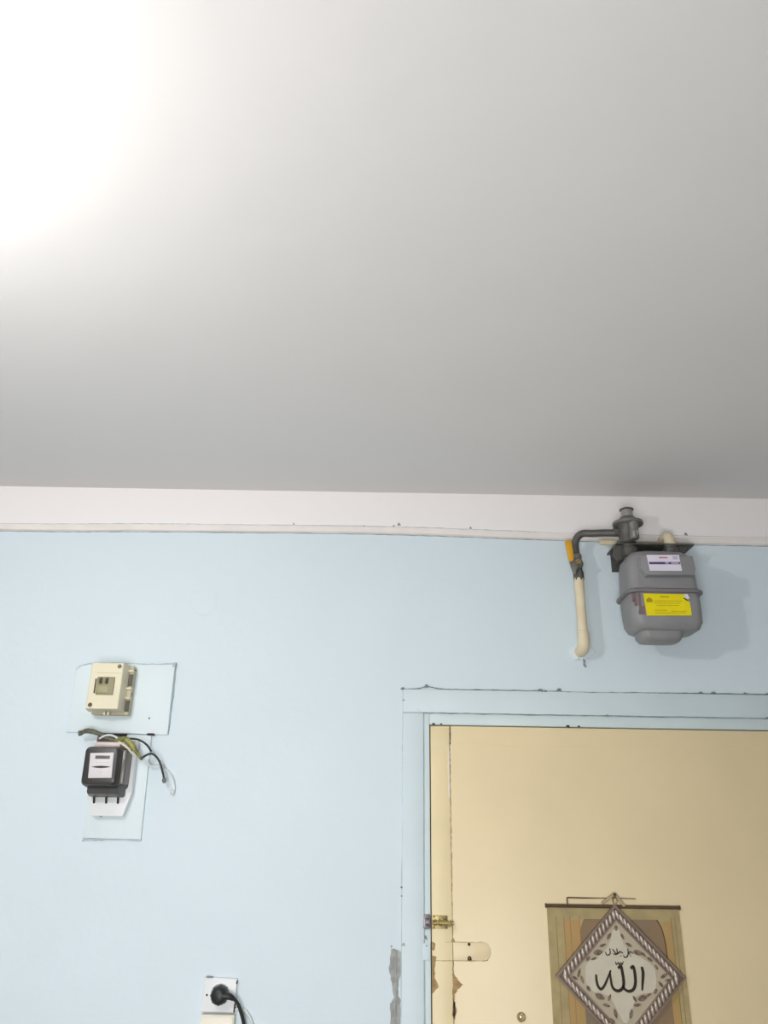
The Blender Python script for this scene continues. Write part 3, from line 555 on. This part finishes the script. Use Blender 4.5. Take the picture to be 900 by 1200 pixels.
for x0, x1 in ((.535, .5365), (.645, .6465), (.56, .561)): obj('arch_line', box(x0, x1, 1.165, 1.45, S0+.0046, S0+.0053), 'scroll_line', arch, smooth=0)
obj('hanging_wire', tube([P(.4778, 1.6215, S0+.005), P(.4780, 1.6365, S0+.0035), P(.4800, 1.6372, S0+.003), P(.52, 1.6368, S0+.003), P(.5616, 1.6371, S0+.003), P(.61, 1.6375, S0+.003), P(.652, 1.6368, S0+.003)], lambda t: .0016 if t < .6 else .0009, 8), 'cord', HG, smooth=60)

PX, PZ, HD = .5945, 1.466, .1585
PQ = thing('calligraphy_plaque', P(PX, PZ-HD, S0+.008), 'silver diamond-shaped plaque with rope border and Arabic calligraphy', 'plaque')
def dia(h, cx=PX, cz=PZ): return [(cx, cz-h), (cx+h, cz), (cx, cz+h), (cx-h, cz)]
q0 = S0+.0085
def frame_ring(ho, hi, d0, d1):
    bm = new(); o_, i_ = dia(ho), dia(hi)
    for k in range(4):
        a, b, c, d = o_[k], o_[(k+1) % 4], i_[(k+1) % 4], i_[k]
        prism([a, b, c, d], d0, d1, bm=bm)
    return bm
obj('backing', prism(dia(HD-.004), q0-.002, q0+.004), 'plaque_groove', PQ, smooth=0)
obj('outer_edge', frame_ring(HD, HD-.007, q0-.002, q0+.0085), 'plaque_edge', PQ, smooth=0)
obj('inner_edge', frame_ring(HD-.032, HD-.037, q0+.002, q0+.0075), 'plaque_edge', PQ, smooth=0)
obj('panel', prism(dia(HD-.035), q0+.002, q0+.0052), 'plaque_panel', PQ, smooth=0)
# twisted rope border, one twist at a time
tw = new()
bmesh.ops.create_uvsphere(tw, u_segments=8, v_segments=5, radius=1.0)
bmesh.ops.scale(tw, vec=(.0044, .0042, .0122), verts=tw.verts)
tme = bpy.data.meshes.new('rope_twist'); tw.to_mesh(tme); tw.free()
for p in tme.polygons: p.use_smooth = True
tme.materials.append(MT['rope'])
hr = HD-.0195; NT = 15
for k in range(4):
    c = dia(hr); a, b = Vector((c[k][0], 0, c[k][1])), Vector((c[(k+1) % 4][0], 0, c[(k+1) % 4][1]))
    for i in range(NT):
        p = a.lerp(b, (i+.5)/NT)
        o = bpy.data.objects.new('rope_twist', tme); COL.objects.link(o); o.parent = PQ
        o.location = Vector((p.x, -(q0+.0048), p.z)) - ORG[PQ]
        lean = -18 if (p.x > PX) == (p.z > PZ) else -8
        o.rotation_euler = (0, math.radians(lean), 0)
# pale lobed field in the middle
def uv(x, y):                                             # plaque picture units -> door plane
    v = (490-y)/435.0
    return (PX + (x-467-0.075*(y-490))/407.0*HD, PZ + v*HD)
fld = [uv(*p) for p in ((440, 190), (462, 215), (475, 260), (490, 305), (520, 335), (570, 360), (615, 385), (655, 410), (682, 440), (690, 500), (684, 550), (660, 585), (605, 580), (560, 600), (545, 640), (535, 690), (515, 730), (490, 770), (470, 735), (445, 690), (420, 640), (395, 600), (345, 590), (290, 575), (255, 540), (246, 500), (246, 440), (262, 400), (310, 375), (360, 350), (392, 315), (405, 260), (420, 215))]
obj('field', prism(fld, q0+.005, q0+.0066, .0006), 'plaque_field', PQ, smooth=0)
def leaf(x, y, l, wd, ang):
    a = math.radians(ang); pts = []
    for t, s in ((-1, 0), (-.6, .7), (0, 1), (.6, .6), (1, 0), (.6, -.6), (0, -1), (-.6, -.7)):
        pts.append(uv(x + l*t*math.cos(a) - wd*s*math.sin(a), y - (l*t*math.sin(a) + wd*s*math.cos(a))))
    obj('leaf', prism(pts, q0+.0055, q0+.0085, .0008), 'leaf', PQ, smooth=0)
for a in ((325, 348, 30, 18, 10), (355, 305, 24, 8, 20), (395, 250, 24, 11, 60), (262, 385, 20, 10, 50), (300, 385, 22, 7, 20), (440, 200, 12, 18, 0), (480, 250, 22, 9, -60),
          (520, 300, 24, 9, -30), (575, 345, 30, 16, -15), (650, 385, 22, 9, -35), (690, 430, 18, 8, -60), (610, 355, 22, 7, -40),
          (205, 470, 30, 8, 75), (225, 510, 26, 9, -70), (180, 500, 22, 8, -30), (265, 560, 20, 11, -60), (735, 480, 26, 10, 30), (715, 530, 24, 9, -50), (760, 505, 20, 8, 10), (680, 570, 18, 10, 50),
          (335, 605, 32, 18, -25), (375, 655, 24, 9, -15), (395, 610, 22, 8, 70), (430, 700, 30, 11, -75), (410, 740, 20, 8, -40), (600, 610, 32, 17, 20), (565, 650, 24, 9, 10), (550, 615, 22, 8, -60), (525, 700, 30, 11, 78), (640, 590, 18, 7, 30), (488, 775, 22, 16, 90), (470, 830, 18, 8, 60), (505, 830, 18, 8, -60)):
    leaf(*a)
# calligraphy strokes
def stroke(bm, pts, w0, w1=None, peak=None):
    w1 = w0 if w1 is None else w1
    f = lambda t: (w0+(w1-w0)*t)*(0.55+0.45*math.sin(PI*min(1, max(0, t*.9+.08)))**.5)/407*HD
    return ribbon([uv(*p) for p in pts], f, q0+.0064, .0014, 0, 8, bm)
big = new()
stroke(big, [(598, 428), (606, 462), (603, 510), (598, 566)], 22, 17)
stroke(big, [(528, 440), (546, 430), (556, 480), (556, 530), (542, 562), (515, 572), (490, 560), (478, 535)], 22, 18)
stroke(big, [(450, 440), (468, 428), (478, 470), (484, 520), (478, 552), (455, 570), (430, 566), (412, 545), (404, 505), (398, 458)], 22, 17)
stroke(big, [(404, 452), (384, 500), (362, 545), (342, 562), (324, 545), (315, 512), (312, 478)], 14, 20)
obj('calligraphy', big, 'ink', PQ, smooth=0, label='dark raised Arabic lettering')
sm = new()
stroke(sm, [(434, 400), (440, 418), (452, 404)], 7); stroke(sm, [(452, 404), (458, 420), (468, 404)], 7); stroke(sm, [(468, 404), (475, 418), (484, 398)], 7)
stroke(sm, [(545, 352), (530, 342), (518, 348), (530, 358)], 7)
stroke(sm, [(512, 322), (515, 350), (508, 370), (492, 374), (484, 362)], 8)
stroke(sm, [(482, 350), (466, 342), (454, 350), (444, 358)], 8)
stroke(sm, [(443, 322), (446, 345), (438, 358), (420, 354)], 8); stroke(sm, [(416, 326), (428, 342), (440, 356)], 8)
stroke(sm, [(398, 322), (402, 350), (392, 362), (378, 360), (372, 344)], 8)
stroke(sm, [(528, 366), (532, 370)], 8); stroke(sm, [(466, 364), (470, 368)], 8)
obj('small_calligraphy', sm, 'ink', PQ, smooth=0, label='small dark Arabic lettering above the large word')
# ribbon and ring that carry the plaque
obj('ribbon', ribbon([(.5630, 1.6255), (.575, 1.632), (.588, 1.641), (.5965, 1.648)], lambda t: .006+.002*math.sin(PI*t), q0, .0022), 'bow', PQ, smooth=0)
obj('ribbon', ribbon([(.5985, 1.648), (.606, 1.638), (.613, 1.629), (.6200, 1.620)], lambda t: .006+.002*math.sin(PI*t), q0, .0022), 'bow', PQ, smooth=0)
obj('hanging_ring', tube([P(.597+.0055*math.cos(a*PI/8), 1.632+.0095*math.sin(a*PI/8), q0+.003) for a in range(17)], .0014, 6), 'brass', PQ, smooth=60)
obj('nail', lathe(P(.597, 1.6465, S0-.002), (0, -1, 0), [(0, .0016), (.014, .0016), (.0142, .004), (.0155, .004), (.016, 0)], 10), 'screw', PQ)

# ------------------------------------------------------------------ lamp that lights the room from the upper left
LP = thing('ceiling_lamp', (LAMP.x, LAMP.y, CZ), 'round white globe bulb hanging from a ceiling rose', 'lamp')
ax = (0, 0, -1); lc = Vector((LAMP.x, LAMP.y, CZ)); drop = CZ-LAMP.z
obj('ceiling_rose', lathe(lc, ax, [(0, .045), (.008, .045), (.022, .032), (.026, .012)], 24), 'whiteplastic', LP, smooth=40)
obj('flex', tube([lc+Vector((0, 0, -.02)), lc+Vector((0, 0, -drop+.09))], .0035, 8), 'whitewire', LP, smooth=60)
obj('bulb_holder', lathe(lc+Vector((0, 0, -drop+.10)), ax, [(0, .008), (.006, .018), (.045, .020), (.06, .0175)], 18), 'whiteplastic', LP, smooth=40)
obj('bulb', lathe(lc+Vector((0, 0, -drop+.045)), ax, [(0, .014), (.008, .018), (.02, .030), (.035, .038), (.05, .039), (.065, .032), (.075, .018), (.079, 0)], 24), em, LP, smooth=60)
